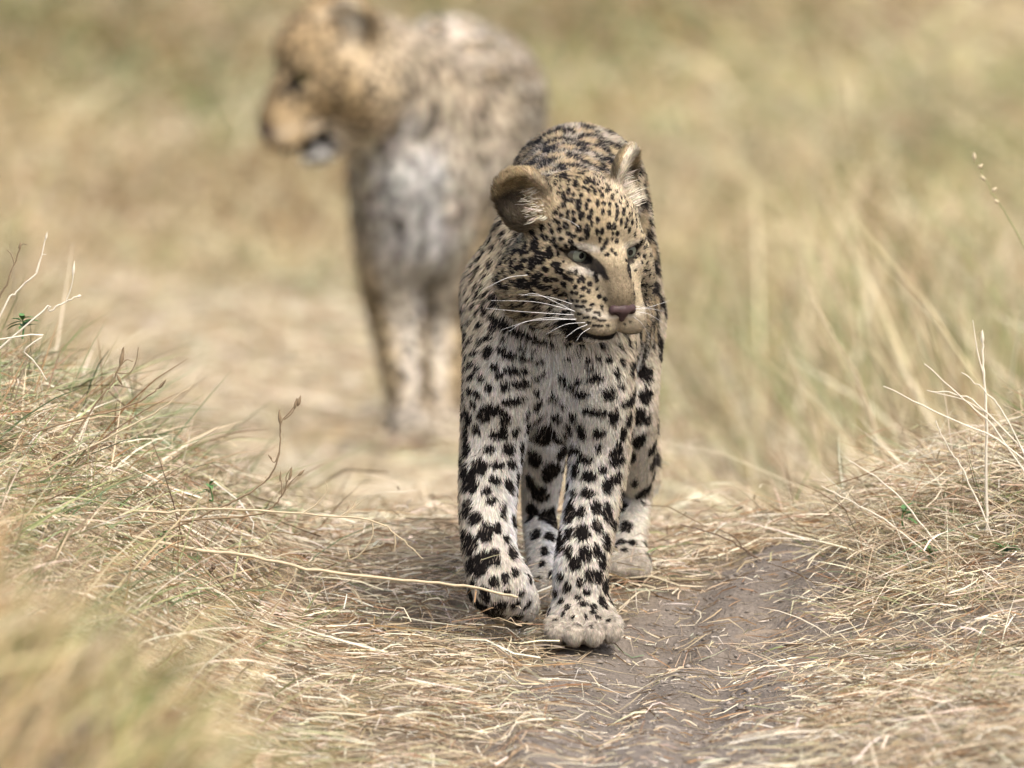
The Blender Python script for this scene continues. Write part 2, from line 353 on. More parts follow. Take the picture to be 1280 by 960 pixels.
SPOTS += zoomed(560, 400, 4.571, [
 (375,290,40,18),(440,295,22,18),(260,270,25,20),(300,315,25,18),(410,360,45,22),(240,380,22,28),(320,390,24,28),(375,460,55,20),(250,510,60,32),(500,330,20,14),
 (545,300,20,14),(505,400,22,20),(600,435,28,24),(660,325,30,16),(700,375,40,18),(745,350,22,18),(850,335,45,22),(760,415,40,20),(920,420,40,28),(660,480,20,15),
 (830,525,60,22),(820,275,24,14),(200,560,30,20),(165,620,22,30),(290,655,45,28),(95,640,12,40),(100,740,18,45),(235,745,32,24),(180,850,30,36),(280,830,35,22),
 (90,870,15,40),(135,900,15,40),(265,915,30,25),(370,830,25,20),(780,800,38,22),(860,730,16,18),(860,640,35,25),(800,900,34,22),(880,860,25,25),(970,740,18,35),
 (1005,650,15,35),(990,800,18,25),(940,920,20,30),(720,740,25,22),(560,670,58,38),(495,795,30,45),(590,870,46,46),(460,930,20,40),(1060,440,35,35),(1130,440,30,40),
 (1080,555,35,45),(1085,690,35,35),(1040,800,25,25),(1100,285,25,45),(1150,300,15,40),(1125,355,12,18),(1140,560,15,35),(150,190,20,16),(120,120,16,20),(185,130,18,16),
 (120,250,18,18),(170,280,18,18),(140,330,18,20),(190,340,16,18),(120,400,16,24),(170,420,20,18),(150,480,18,24),(960,300,16,30),(990,240,14,24),(985,380,18,22),(1000,470,20,20)])
SPOTS += zoomed(550, 420, 2.287, [
 (115,370,18,18),(155,410,15,12),(130,440,14,14),(95,425,12,26),(70,420,8,25),(150,475,14,12),(75,490,10,25),(100,520,16,16),(183,490,8,14),(130,560,18,25),
 (165,548,10,15),(85,590,16,28),(178,515,8,10),(155,635,16,22),(115,650,23,33),(190,580,8,12),(210,620,12,16),(185,690,10,16),(215,680,10,14),(80,660,10,22),
 (155,705,14,16),(190,730,10,8),(235,740,10,10),(170,770,18,12),(215,770,14,10),(120,780,26,10),(255,770,10,10),(150,800,28,9),(220,810,20,9),(260,690,8,10),(240,830,15,8),
 (420,355,16,12),(385,330,14,10),(500,345,14,23),(450,320,8,12),(420,400,16,14),(480,425,13,24),(510,400,8,20),(425,450,18,14),(385,445,8,14),(370,505,12,28),
 (405,505,10,16),(445,490,14,18),(480,510,11,28),(410,565,17,24),(370,565,10,16),(450,545,13,17),(340,580,8,25),(475,590,10,23),(420,620,15,20),(450,610,9,18),
 (368,620,10,18),(385,655,13,21),(345,685,9,13),(428,680,13,18),(398,705,11,16),(465,640,9,23),(455,690,9,20),(362,718,11,16),(320,680,8,16),(420,730,11,11),
 (392,745,9,9),(440,770,10,8),(345,755,9,9),(410,765,11,8),(365,775,8,8),(435,790,8,6),(285,450,20,22),(255,425,8,20),(318,515,24,22),(262,500,12,20),
 (270,565,10,14),(318,572,12,10),(295,610,10,12),(290,645,8,8),(530,540,14,16),(515,585,12,10),(550,585,10,10),(500,545,8,14),(530,605,10,8),(520,490,8,12),(555,425,9,10),(495,605,8,10),(545,350,12,12)])

SPOTS += [(693, 772, 3, 2), (703, 768, 2, 3), (716, 772, 2.5, 2), (733, 770, 2, 3), (747, 771, 3, 2), (761, 773, 2, 3), (725, 778, 1.5, 2.5), (740, 779, 1.5, 2.5)]

def flow(p, n, W, H, S_ears):
    """direction the fur lies in"""
    nose = H.w(0, 62, -40); d = np.zeros_like(p)
    lo = H.loc(p)
    hd = nrm(p - nose); side = np.sign(lo[:, 0])[:, None] * H.R[:, 0]
    head = hd + 0.25 * side - 0.25 * H.R[:, 2] * ss(-20, -70, lo[:, 2])[:, None]
    d += W['head'][:, None] * head
    if 'ear' in W:
        up = np.where((lo[:, 0] > 0)[:, None], S_ears[1][1][:, 2], S_ears[-1][1][:, 2]); d += W['ear'][:, None] * up
    for g, v in (('torso', (.12, .75, -.55)), ('neck', (0, .45, -.8)), ('chest', (0, .15, -1)), ('foreleg', (0, .1, -1)), ('paw', (0, -.5, -.7)), ('hindleg', (0, .25, -1)), ('tail', (.1, .2, -1))):
        if g in W: d += W[g][:, None] * np.array(v)
    d += 0.35 * W.get('chest', 0)[:, None] * np.sign(p[:, :1] - P(690, 500, .03)[0]) * np.array([1.0, 0, 0])
    d += 0.30 * (np.stack([noise(p, 45, 3), noise(p, 45, 4), noise(p, 45, 5)], 1) - 0.5)
    return nrm(d - (d * n).sum(1, keepdims=True) * n)

def place_spots(V, N, W, Fl, hand, spacing_fn, seed):
    """hand spots first, then random ones where none is near; returns list of (centre, t1, t2, n, a, b, ring)"""
    r = np.random.default_rng(seed); out = []; cen = np.zeros((0, 3)); rad = np.zeros(0)
    if hand:
        qx, qy = project(V); view = nrm(CAM - V); front = (N * view).sum(1) > 0.12; fi = np.flatnonzero(front); dep = (V - CAM) @ FWD
        for px, py, a, b in hand:
            d2 = (qx[fi] - px) ** 2 + (qy[fi] - py) ** 2; c = fi[d2 < 16]
            if not len(c): c = fi[d2 < 144]
            if not len(c): continue
            i = c[np.argmin(dep[c] + np.sqrt((qx[c] - px) ** 2 + (qy[c] - py) ** 2) * .0012)]; n = N[i]; m = mpp(V[i, 1])
            t1 = np.array([1.0, 0, 0]) - n[0] * n; f1 = max(np.linalg.norm(t1), .45); t1 = nrm(t1)
            t2 = np.cross(n, t1); f2 = max(abs(t2 @ UPV), .45)
            out.append((V[i], t1, t2, n, a * m / f1, b * m / f2, 0)); cen = np.vstack([cen, V[i]]); rad = np.append(rad, max(a, b) * m)
    cand = r.permutation(len(V))[:30000]; sp, a_, b_, rg = spacing_fn(V[cand], N[cand])
    for q, i in enumerate(cand):
        if sp[q] <= 0: continue
        if len(cen) and np.any(np.linalg.norm(cen - V[i], axis=1) < np.maximum(sp[q], rad * 1.1 + sp[q] * .32)): continue
        t1 = Fl[i]; t2 = np.cross(N[i], t1); v = r.uniform(.75, 1.25, 2)
        out.append((V[i], t1, t2, N[i], a_[q] * v[0], b_[q] * v[1], rg[q])); cen = np.vstack([cen, V[i]]); rad = np.append(rad, 0)
    return out
def spot_mask(p, spots, seed=0, fine=150):
    dark = np.zeros(len(p)); inner = np.zeros(len(p)); order = np.argsort(p[:, 2]); z = p[order, 2]
    wob = (noise(p, fine, seed) - .5) * .9 + (noise(p, fine * 2.7, seed + 1) - .5) * .5
    for c, t1, t2, n, a, b, ring in spots:
        k_ = 1.0 if max(a, b) < .0058 else 1.15; a, b = a * k_ + .0006, b * k_ + .0006
        R = max(a, b) * 1.3; i0, i1 = np.searchsorted(z, [c[2] - R, c[2] + R]); ix = order[i0:i1]; d = p[ix] - c
        near = (np.abs(d) < R).all(1); ix = ix[near]; d = d[near]
        q = ((d @ t1) / a) ** 2 + ((d @ t2) / b) ** 2 + ((d @ n) / .02) ** 2
        w = wob[ix] * min(1, max(.3, (a + b) / .016)); v = ss(1.06, .94, q + w)
        if ring:
            ang = np.arctan2(d @ t2, d @ t1); gap = np.cos(ang * 3 + c[0] * 300) > .75
            hole = ss(.34, .2, q + w * .5); inner[ix] = np.maximum(inner[ix], hole); v = v * (1 - hole) * np.where(gap, .25, 1)
        dark[ix] = np.maximum(dark[ix], v)
    return dark, inner

def coat(p, n, W, H, spots, ears, side_x, adult=False):
    lo = H.loc(p); x, f, u = lo.T; ax = np.abs(x)
    col = np.tile(CREAM, (len(p), 1))
    nz = n[:, 2]; g = lambda k: W.get(k, np.zeros(len(p)))
    big = noise(p, 18, 8)
    body = mixc(mixc(WHITE, CREAM, ss(-.6, -.1, nz)), mixc(TAN, BACK, ss(.1, .7, nz)), ss(-.15, .6, nz + .22 * np.abs(n[:, 0]) - .15))
    chest = mixc(np.tile(WHITE * (.74 if adult else .97), (len(p), 1)), CREAM, ss(.55, .95, np.abs(n[:, 0]) + .25 * big))
    inner = n[:, 0] * np.sign(side_x(p) + 1e-9)                        # >0 faces away from the midline
    sh = .8 * g('hindleg') * (side_x(p) < 0); leg = mixc(np.tile(WHITE, (len(p), 1)), mixc(np.array([.70, .655, .57]), TAN * .6 + CREAM * .4, ss(.5, 1.1, np.abs(inner))), ss(-.85, -.35, inner + .2 * big - sh))
    if not adult: leg = mixc(leg, TAN * .55 + CREAM * .38, ss(P(600, 500, 0)[2], P(600, 400, 0)[2], p[:, 2]) * ss(-.1, .5, np.abs(n[:, 0])))
    paw = np.tile(np.array([.42, .37, .30]), (len(p), 1)) * (.55 + .75 * noise(p, 210, 31))[:, None]
    hd = mixc(np.tile(np.array([.345, .28, .18]), (len(p), 1)), TAN, ss(10, 55, u) * .6)
    hd = mixc(hd, CREAM * .5 + WHITE * .5, ss(-35, -62, u) * ss(70, 20, ax))
    hd = mixc(hd, WHITE, ss(1.2, .5, np.hypot((ax - 30) / 15, (u + 11) / 5)) * ss(-25, -5, f) * np.where(x < 0, .3, .1))
    hd = mixc(hd, CREAM * .4 + WHITE * .6, ss(1.2, .5, np.hypot((ax - 27) / 16, (u - 12) / 5.5)) * ss(-30, -8, f) * np.where(x < 0, .5, .2))
    hd = mixc(hd, np.array([.165, .130, .082]), ss(19, 14, ax + .12 * np.maximum(0, -30 - u)) * ss(9, -6, u) * ss(5, 12, f) * ss(-48, -44, u))
    hd = mixc(hd, np.array([.33, .275, .19]), ss(-46, -50, u) * ss(18, 26, f))
    hd = mixc(hd, WHITE, ss(-72, -76, u) * ss(-8, 8, f))
    if adult: hd = mixc(hd, CREAM * .95, ss(-28, -62, f) * ss(45, 0, u) * .6); hd = mixc(hd * np.array([.95, .86, .74]), WHITE, ss(-70, -77, u) * ss(-12, 4, f)); leg = mixc(leg * np.array([.72, .69, .65]), TAN * .75, ss(-.1, .6, inner)); body = body * .45 + .55 * np.array([.56, .50, .42])  # adult's outer legs browned: coat tan plus shade put into the colour
    tot = g('torso') + g('tail'); col = col * 0
    for w, c in ((tot, body), (g('chest'), chest), (g('neck'), mixc(chest, mixc(body, TAN, np.full(len(p), .35)), ss(-.4, .15, nz + .5 * np.abs(n[:, 0])))), (g('foreleg') + g('hindleg'), leg), (g('paw'), paw), (g('head'), hd)):
        col += w[:, None] * c
    e1 = ears[1]; em = ears[-1]; cen = np.where((x > 0)[:, None], e1[0], em[0]); fr = np.where((x > 0)[:, None], e1[1][:, 1], em[1][:, 1]); upv = np.where((x > 0)[:, None], e1[1][:, 2], em[1][:, 2])
    lat = np.where((x > 0)[:, None], e1[1][:, 0], -em[1][:, 0])
    facing = (n * fr).sum(1); h = ((p - cen) * upv).sum(1) / H.k; l = ((p - cen) * lat).sum(1) / H.k     # l>0 outer side
    ear = mixc(np.tile(np.array([.05, .04, .03]), (len(p), 1)) * (.35 + 1.3 * noise(p, 330, 77))[:, None], TAN * 1.15 * (.6 + .8 * noise(p, 420, 78))[:, None], np.maximum(np.maximum(ss(4, 18, h), ss(.55, .2, facing)), ss(2, -12, l)) * .95)  # dark tone low inside the cup is painted shade of the ear hollow
    ear = mixc(ear, CREAM, np.where(x > 0, ss(20, 0, l), ss(-8, -24, l) * .4) * .9)  # inside of the x>0 ear painted creamier, as if lit
    back = mixc(np.tile(BLACK, (len(p), 1)), TAN * .9, ss(14, 26, h)); ear = mixc(back, ear, ss(-.15, .2, facing))
    col += g('ear')[:, None] * ear
    dark, hole = spot_mask(p, spots, 21, 60 if adult else 150)
    dark = dark * (1 - ss(.55, .85, g('ear'))); col = mixc(col, TAN * .85, hole * .8); col = mixc(col, BLACK, dark)
    # black eye rims, tear marks, lips
    on = g('head') * ss(-16, -6, f)
    uu = u - (ax - 29) * .32; rim = ss(1.26, 1.08, np.hypot((ax - 29) / 14.0, (uu - .5) / 7.4)) * on
    tear = ss(3.4, 2.0, np.abs(ax - (15.5 + (u + 6) * .30))) * ss(0, -3, u) * ss(-15, -11, u) * on
    outer = ss(3, 1.6, np.abs(u - 5 - (ax - 42) * .45)) * ss(38, 41, ax) * ss(54, 49, ax) * on
    lip = ss(-66.5, -68.5, u) * ss(-87.5, -84.5, u) * ss(0, 8, f) * g('head') if not adult else ss(5.6, 3.8, np.abs(u + 72.8)) * ss(-6, 2, f) * ss(34, 26, f) * g('head')
    lip = np.maximum(lip, ss(13, 9, np.hypot(ax - 27, (u + 70) * 1.1)) * ss(-8, 2, f) * g('head') * (0.0 if not adult else 1))
    if adult: tear, outer = tear * 0, outer * 0
    for m in (rim, tear, outer, lip): col = mixc(col, BLACK, np.clip(m, 0, 1))
    return np.clip(col, .004, .9), dark

def make_fur(name, parent, V, F, N, W, H, ears, colour_fn, count, hair_w, len_k, off, seed):
    r = np.random.default_rng(seed)
    tri = np.concatenate([F[:, [0, 1, 2]], F[:, [0, 2, 3]]]); a, b, c = V[tri[:, 0]], V[tri[:, 1]], V[tri[:, 2]]
    area = np.linalg.norm(np.cross(b - a, c - a), axis=1) / 2; cen = (a + b + c) / 3; nn = nrm(N[tri].mean(1))
    lod = .3 + .7 * ss(-.45, -.05, (nn * nrm(CAM - cen)).sum(1)); loc = H.loc(cen); lod = lod * (1 + 1.1 * W['head'][tri[:, 0]] * ss(-60, -10, loc[:, 1]))
    w = area * lod; pick = r.choice(len(tri), count, p=w / w.sum()); u, v = r.random(count), r.random(count); fl = u + v > 1; u[fl], v[fl] = 1 - u[fl], 1 - v[fl]
    t = tri[pick]; bw = np.stack([1 - u - v, u, v], 1)[:, :, None]
    p = (V[t] * bw).sum(1); n = nrm((N[t] * bw).sum(1)); Wp = {k: (x[t] * bw[:, :, 0]).sum(1) for k, x in W.items()}
    lo = H.loc(p); ax = np.abs(lo[:, 0])
    keep = ~((np.hypot((ax - 29) / 15.0, (lo[:, 2] - .5 - (ax - 29) * .32) / 7.4) < 1.0) & (lo[:, 1] > -18))
    keep &= ~((np.hypot(ax / 14, (lo[:, 2] + 44) / 9) < 1) & (lo[:, 1] > 50))
    keep &= ~((np.abs(lo[:, 2] + 71.5) < 2.6) & (lo[:, 1] > 6) & (Wp['head'] > .5))
    p, n, lo = p[keep], n[keep], lo[keep]; Wp = {k: x[keep] for k, x in Wp.items()}; m = len(p)
    L = sum(Wp[k] * l for k, l in (('torso', 11), ('neck', 12), ('chest', 17), ('foreleg', 9.5), ('hindleg', 8.5), ('paw', 5.5), ('tail', 12), ('ear', 7.5)) if k in Wp)
    L = L + Wp['head'] * (5 * ss(-72, -78, lo[:, 2]) * ss(30, 10, lo[:, 1]) + 2.8 + 1.9 * ss(30, -30, lo[:, 1]) + 4 * ss(-20, -60, lo[:, 2]) * ss(10, -30, lo[:, 1]))
    d = flow(p, n, Wp, H, ears); col, dark = colour_fn(p + d * (L * len_k * .00045)[:, None], n, Wp)
    ec = np.where((lo[:, 0] > 0)[:, None], ears[1][0], ears[-1][0]); er = np.where((lo[:, 0] > 0)[:, None], ears[1][1][:, 1], ears[-1][1][:, 1])
    elat = np.where((lo[:, 0] > 0)[:, None], ears[1][1][:, 0], -ears[-1][1][:, 0])
    eup = np.where((lo[:, 0] > 0)[:, None], ears[1][1][:, 2], ears[-1][1][:, 2]); eh_ = ((p - ec) * eup).sum(1) / H.k
    el = ((p - ec) * elat).sum(1) / H.k; wisps = (Wp['ear'] > .4) & ((n * er).sum(1) > .1) & (el < -3) & (el > -21) & (eh_ < 7) & (eh_ > -24) & (r.random(m) < .20)
    L = np.where(wisps, r.uniform(8, 20, m), L); col = np.where((wisps & (r.random(m) < .8))[:, None], CREAM * 1.1, col)
    L = L * len_k * r.uniform(.55, 1.25, m) / 1000
    d = np.where(wisps[:, None], nrm(elat * .45 + er * .6 + eup * .5), d)
    col = col * (.72 + .56 * noise(p, 300, 61) * (.6 + .8 * noise(p, 900, 62)))[:, None]
    col = col * (1 + Wp['head'] * 1.1 * (noise(p, 800, 63) - .5))[:, None]
    col = col * r.uniform(.6, 1.25, (m, 1)) * (1 + .05 * r.standard_normal((m, 3)))
    # a few pale guard hairs and dark tips keep the markings from looking printed
    stray = (r.random(m) < .05); col = np.where((stray & (dark > .5))[:, None], np.array([.25, .21, .17]), col)
    rnd = r.standard_normal((m, 3)); rnd -= (rnd * n).sum(1, keepdims=True) * n
    lift = (np.clip(r.normal(.50, .17, m), .12, .9) + .5 * Wp['ear'] * r.random(m))[:, None]; d0 = nrm(d + .22 * rnd)
    tdir = nrm(d0 + n * lift * 1.5); K = 4; pts = np.zeros((m, K, 3)); pts[:, 0] = p - n * .0008
    for i in range(1, K): pts[:, i] = pts[:, i - 1] + tdir * (L / (K - 1))[:, None]; tdir = nrm(tdir + .30 * d0 - n * .16 + np.array([0, 0, -.05]))
    hc = bpy.data.hair_curves.new(name); hc.add_curves([K] * m)
    hc.position_data.foreach_set('vector', (pts - off).astype(np.float32).ravel())
    ra = hc.attributes.get('radius') or hc.attributes.new('radius', 'FLOAT', 'POINT')
    rr = np.array([1, .95, .75, .18])[None] * hair_w / 2 * (.6 + .4 * np.minimum(L * 120, 1))[:, None] * r.uniform(.7, 1.25, (m, 1)); ra.data.foreach_set('value', rr.astype(np.float32).ravel())
    ca = hc.attributes.new('coat', 'FLOAT_COLOR', 'CURVE'); cc = np.ones((m, 4), np.float32); cc[:, :3] = np.clip(col, .003, .95); ca.data.foreach_set('color', cc.ravel())
    na = hc.attributes.new('skin_normal', 'FLOAT_VECTOR', 'CURVE'); na.data.foreach_set('vector', n.astype(np.float32).ravel())
    hc.materials.append(M_FUR); o = bpy.data.objects.new(name, hc); link(o, parent); return o

def cap_mesh(c, axis, R, ang, rings=8, segs=28):
    axis = nrm(np.asarray(axis, float)); t1 = nrm(np.cross(axis, [0.1, .2, 1.0])); t2 = np.cross(axis, t1); v = [c + axis * R]; f = []
    for i in range(1, rings + 1):
        th = ang * i / rings
        for s in range(segs):
            ph = 2 * math.pi * s / segs; v.append(c + R * (axis * math.cos(th) + math.sin(th) * (t1 * math.cos(ph) + t2 * math.sin(ph))))
    for s in range(segs): f.append((0, 1 + s, 1 + (s + 1) % segs, 1 + (s + 1) % segs))
    tris = [(0, 1 + s, 1 + (s + 1) % segs) for s in range(segs)]
    for i in range(rings - 1):
        for s in range(segs):
            a, b = 1 + i * segs + s, 1 + i * segs + (s + 1) % segs; tris += [(a, a + segs, b), (b, a + segs, b + segs)]
    return np.array(v), np.array(tris)
def tube(pts, radii, sides=6):
    pts = np.asarray(pts, float); T = nrm(np.gradient(pts, axis=0)); ref = np.array([.31, .9, .3]); A = nrm(np.cross(T, ref)); B = np.cross(T, A); v = []; f = []
    ph = np.arange(sides) * 2 * math.pi / sides
    for i in range(len(pts)): v += list(pts[i] + radii[i] * (np.cos(ph)[:, None] * A[i] + np.sin(ph)[:, None] * B[i]))
    for i in range(len(pts) - 1):
        for s in range(sides): a, b = i * sides + s, i * sides + (s + 1) % sides; f.append((a, b, b + sides, a + sides))
    return np.array(v), np.array(f)
def smooth_path(pts, n):
    q = np.asarray(pts, float); q = np.vstack([2 * q[0] - q[1], q, 2 * q[-1] - q[-2]]); out = []
    per = max(2, n // (len(q) - 3))
    for i in range(1, len(q) - 2):
        for t in np.arange(per) / per:
            out.append(0.5 * (2 * q[i] + (q[i + 1] - q[i - 1]) * t + (2 * q[i - 1] - 5 * q[i] + 4 * q[i + 1] - q[i + 2]) * t * t + (3 * q[i] - q[i - 1] - 3 * q[i + 1] + q[i + 2]) * t ** 3))
    out.append(q[-2]); return np.array(out)

def face_parts(root, H, off, iris, gaze):
    for sx in (-1, 1):
        c = H.w(sx * 28.5, -7, 0); R = 12.6 * H.k; ax = nrm(H.R @ np.array([gaze[0], 1.0, gaze[1]]))
        v, f = cap_mesh(c, ax, R, math.pi * .98, 18, 28); eye = mesh_object('eye', v, f, M_EYE, root, off=off)
        v, f = cap_mesh(c, ax, R * 1.012, .74); mesh_object('iris', v, f, iris, eye, off=off)
        v, f = cap_mesh(c, ax, R * 1.022, .25); mesh_object('pupil', v, f, M_PUPIL, eye, off=off)
    S = Sdf(); k = H.k
    S.cone(H.w(-9.4, 57, -40), H.w(9.4, 57, -40), 6.0 * k, 6.0 * k, 3 * k); S.cone(H.w(0, 59, -40), H.w(0, 58, -50), 6 * k, 3.2 * k, 4 * k)
    for sx in (-1, 1): S.ell(H.w(sx * 8.5, 62, -44), np.array([3.6, 5, 2.4]) * k, H.rot(0, sx * -25), 2 * k, 'torso', '-')
    v, f, _ = S.mesh(.0011 * (1 if k < .0011 else 1.6)); mesh_object('nose', v, f, M_NOSE, root, off=off)

# ------------------------------------------------------------------ cub
S, H = build_cub(); V, F, N = S.mesh(.0026); W = S.groups(V); ears = {sx: EARS[(id(H), sx)] for sx in (-1, 1)}
CUB_V, CUB_W = V, W
off = np.array([P(728, 815, 0)[0], 0.0, P(728, 815, 0)[2]])
cub = empty('leopard_cub', off)
tag(cub, 'young spotted leopard cub walking forward with one forepaw lifted, head turned aside', 'leopard', 'leopards walking along the track')
mid = lambda p: p[:, 0] - np.where(p[:, 1] > .2, P(732, 500, .4)[0], P(688, 500, .03)[0])
def cub_spacing(p, n):
    w = S.groups(p); lo = H.loc(p); g = lambda k: w.get(k, np.zeros(len(p)))
    sp = .0118 * g('chest') + .0155 * g('foreleg') + .0105 * g('neck') + .026 * g('hindleg') + .030 * g('torso') + .0068 * g('head') + .014 * g('paw') + .03 * g('tail')
    sp = np.where(g('foreleg') > .4, sp * (1 - .34 * ss(P(600, 480, 0)[2], P(600, 400, 0)[2], p[:, 2])), sp)
    sp = np.where((g('head') > .5) & (lo[:, 1] > 8), -1, sp); sp = np.where(g('ear') > .4, -1, sp); sp = np.where(g('paw') > .6, -1, sp)
    a = sp * .45; b = sp * .33; ring = (g('torso') > .55) & (n[:, 2] > -.2); a = np.where(ring, .0200, a); b = np.where(ring, .0175, b)
    return sp, a, b, ring
Fl = flow(V, N, W, H, ears); spots = place_spots(V, N, W, Fl, SPOTS, cub_spacing, 5)
col_fn = lambda p, n, w: coat(p, n, w, H, spots, ears, mid)
col, _ = col_fn(V, N, W)
mesh_object('body', V, F, M_COAT, cub, cols=col * .9, off=off)
make_fur('fur', cub, V, F, N, W, H, ears, col_fn, FUR_N, .00052, 1.0, off, 3)
face_parts(cub, H, off, M_IRIS, (.12, .10))
def zb(X, Y): return (600 + X / 5.818, 300 + Y / 5.818)
wh = [[(670,465),(500,415),(280,395)],[(665,510),(400,450),(80,440)],[(680,545),(300,520),(40,495)],[(690,580),(440,570),(150,655)],[(700,575),(350,590),(210,665)],
      [(765,600),(620,615),(480,685)],[(780,615),(700,650),(615,715)],[(800,640),(740,680),(700,735)],[(345,255),(200,275),(10,365)],[(720,-95),(660,-135),(580,-165)],
      [(690,520),(420,395),(300,405)],[(1130,480),(1220,490),(1385,438)],[(1140,520),(1230,540),(1330,600)],[(1120,560),(1180,610),(1240,720)],[(1130,500),(1240,500),(1340,520)]]
qx, qy = project(V); dep = (V - CAM) @ FWD; frn = (N * nrm(CAM - V)).sum(1) > .05
for path in wh:
    px0 = zb(*path[0]); d2 = (qx - px0[0]) ** 2 + (qy - px0[1]) ** 2; c = np.flatnonzero((d2 < 60) & frn); y0 = V[c[np.argmin(dep[c])], 1] if len(c) else -.15
    pts = smooth_path([P(*zb(X, Y), y0 - .003 + .012 * i * (1 if path[0][0] > 1000 else -.6)) for i, (X, Y) in enumerate(path)], 12)
    v, f = tube(pts, np.linspace(.00027, .00007, len(pts)), 4); mesh_object('whisker', v, f, M_WHISKER, cub, off=off)

# ------------------------------------------------------------------ adult
S2, H2 = build_adult(); V2, F2, N2 = S2.mesh(.0065); W2 = S2.groups(V2); ears2 = {sx: EARS[(id(H2), sx)] for sx in (-1, 1)}
off2 = np.array([P(530, 548, 7.6)[0], 7.6, P(530, 548, 7.6)[2]])
adult = empty('adult_leopard', off2)
tag(adult, 'large adult leopard standing behind the cub with its head in profile', 'leopard', 'leopards walking along the track')
mid2 = lambda p: p[:, 0] - np.where(p[:, 1] > 8.1, P(615, 400, 8.3)[0], P(527, 400, 7.65)[0])
def adult_spacing(p, n):
    w = S2.groups(p); lo = H2.loc(p); g = lambda k: w.get(k, np.zeros(len(p)))
    sp = .024 * (g('chest') + g('neck') + g('foreleg')) + .04 * g('hindleg') + .040 * g('torso') + .018 * g('head') + .02 * g('paw') + .05 * g('tail')
    sp = np.where((g('head') > .5) & (lo[:, 1] > 30), -1, sp); sp = np.where(g('ear') > .4, -1, sp); ring = (g('torso') > .5) & (n[:, 2] > -.2)
    return sp, np.where(ring, .020, sp * .37), np.where(ring, .018, sp * .30), ring
Fl2 = flow(V2, N2, W2, H2, ears2); spots2 = place_spots(V2, N2, W2, Fl2, [(546,140,5,16),(538,160,8,5),(520,168,8,4),(500,285,7,9),(578,270,8,11)], adult_spacing, 8)
col_fn2 = lambda p, n, w: coat(p, n, w, H2, spots2, ears2, mid2, True)
col2, _ = col_fn2(V2, N2, W2)
mesh_object('body', V2, F2, M_COAT, adult, cols=col2, off=off2)
make_fur('fur', adult, V2, F2, N2, W2, H2, ears2, col_fn2, 60000, .0014, 1.25, off2, 4)
face_parts(adult, H2, off2, M_IRIS_GOLD, (0, 0))
#@@PART3
# ------------------------------------------------------------------ ground
def base_z(x, y):
    x = np.asarray(x, float); y = np.asarray(y, float)
    z = np.interp(y, [-20, .6, 1.6, 3, 5, 7.6, 12, 18, 26, 34, 45, 95], [0, 0, -.07, -.23, -.46, -.56, -.80, -1.12, -1.42, -1.25, -.2, 9])
    z = z + 0.030 * ss(0.08, 0.35, y) * ss(1.6, 0.6, y)
    z = z + 0.20 * ss(-0.17, -0.60, x) * (1 - 0.75 * ss(0.5, 3.0, y)) * (.55 + .45 * ss(-1.4, -.2, y)) + 0.25 * ss(-0.6, -2.5, x)
    z = z + 0.098 * ss(0.13, 0.62, x) * np.exp(-((y - 0.40) / np.where(y < .4, .62, .95)) ** 2) + 0.05 * ss(.2, .7, x) + 0.25 * ss(0.7, 2.6, x)
    z = z + 0.37 * ss(.03, -.32, x) * np.exp(-((y + 3.7) / .75) ** 2)
    xr = np.interp(y, [-3, -1.1, -.3, .25, .6], [.02, .10, .15, .23, .30]); z = z - .016 * ss(1.2, .3, np.abs(y + .3)) * (np.exp(-((x - xr + .045) / .03) ** 2) + .8 * np.exp(-((x - xr - .05) / .028) ** 2))
    fade = ss(14, 3, np.abs(y)) 
    z = z + (noise2(x, y, 2.3, 1) - .5) * .05 + ((noise2(x, y, 9, 2) - .5) * .016 + (noise2(x, y, 34, 3) - .5) * .007) * fade
    return z
def soil(x, y):
    """1 on the bare trodden soil of the track, 0 under straw"""
    xc = np.interp(y, [-3, -1.1, -.3, .25, .6, 1.0], [.02, .10, .15, .23, .30, .36]); hw = np.interp(y, [-3, -1.1, -.3, .2, .5, .8], [.13, .125, .145, .135, .06, .0])
    d = np.abs(x - xc) - hw + (noise2(x, y, 11, 5) - .5) * .12 + (noise2(x, y, 40, 6) - .5) * .05
    patch = ss(.62, .74, noise2(x, y, 5.5, 9)) * ss(.9, .3, y) * .6
    return np.maximum(ss(.03, -.03, d), patch * ss(.1, .3, x))
anchors = []
pw = CUB_W['paw'] > .5
for px, y in ((729, 0.0), (785, .37), (685, .275)):
    c = P(px, 760, y); m = pw & (np.hypot(CUB_V[:, 0] - c[0], CUB_V[:, 1] - y) < .07); anchors.append((c[0], y - .012, CUB_V[m, 2].min() + .004, .06))
for px, y in ((513, 7.51), (551, 7.57), (650, 8.22), (592, 8.26)): 
    m = (W2['paw'] + W2['hindleg'] > .5) & (np.hypot(V2[:, 0] - P(px, 530, y)[0], V2[:, 1] - y) < .11); anchors.append((P(px, 530, y)[0], y, V2[m, 2].min() + .02, .28))
AX = np.array(anchors); D_ = AX[:, 2] - base_z(AX[:, 0], AX[:, 1])
K_ = np.exp(-((AX[:, None, 0] - AX[None, :, 0]) ** 2 + (AX[:, None, 1] - AX[None, :, 1]) ** 2) / AX[None, :, 3] ** 2); A_ = np.linalg.solve(K_ + 1e-3 * np.eye(len(AX)), D_)
print('ground offsets at the paws', np.round(D_, 3), flush=True)
def ground(x, y):
    z = base_z(x, y)
    for (ax, ay, _, sg), w in zip(AX, A_): z = z + w * np.exp(-((x - ax) ** 2 + (y - ay) ** 2) / sg ** 2)
    return z

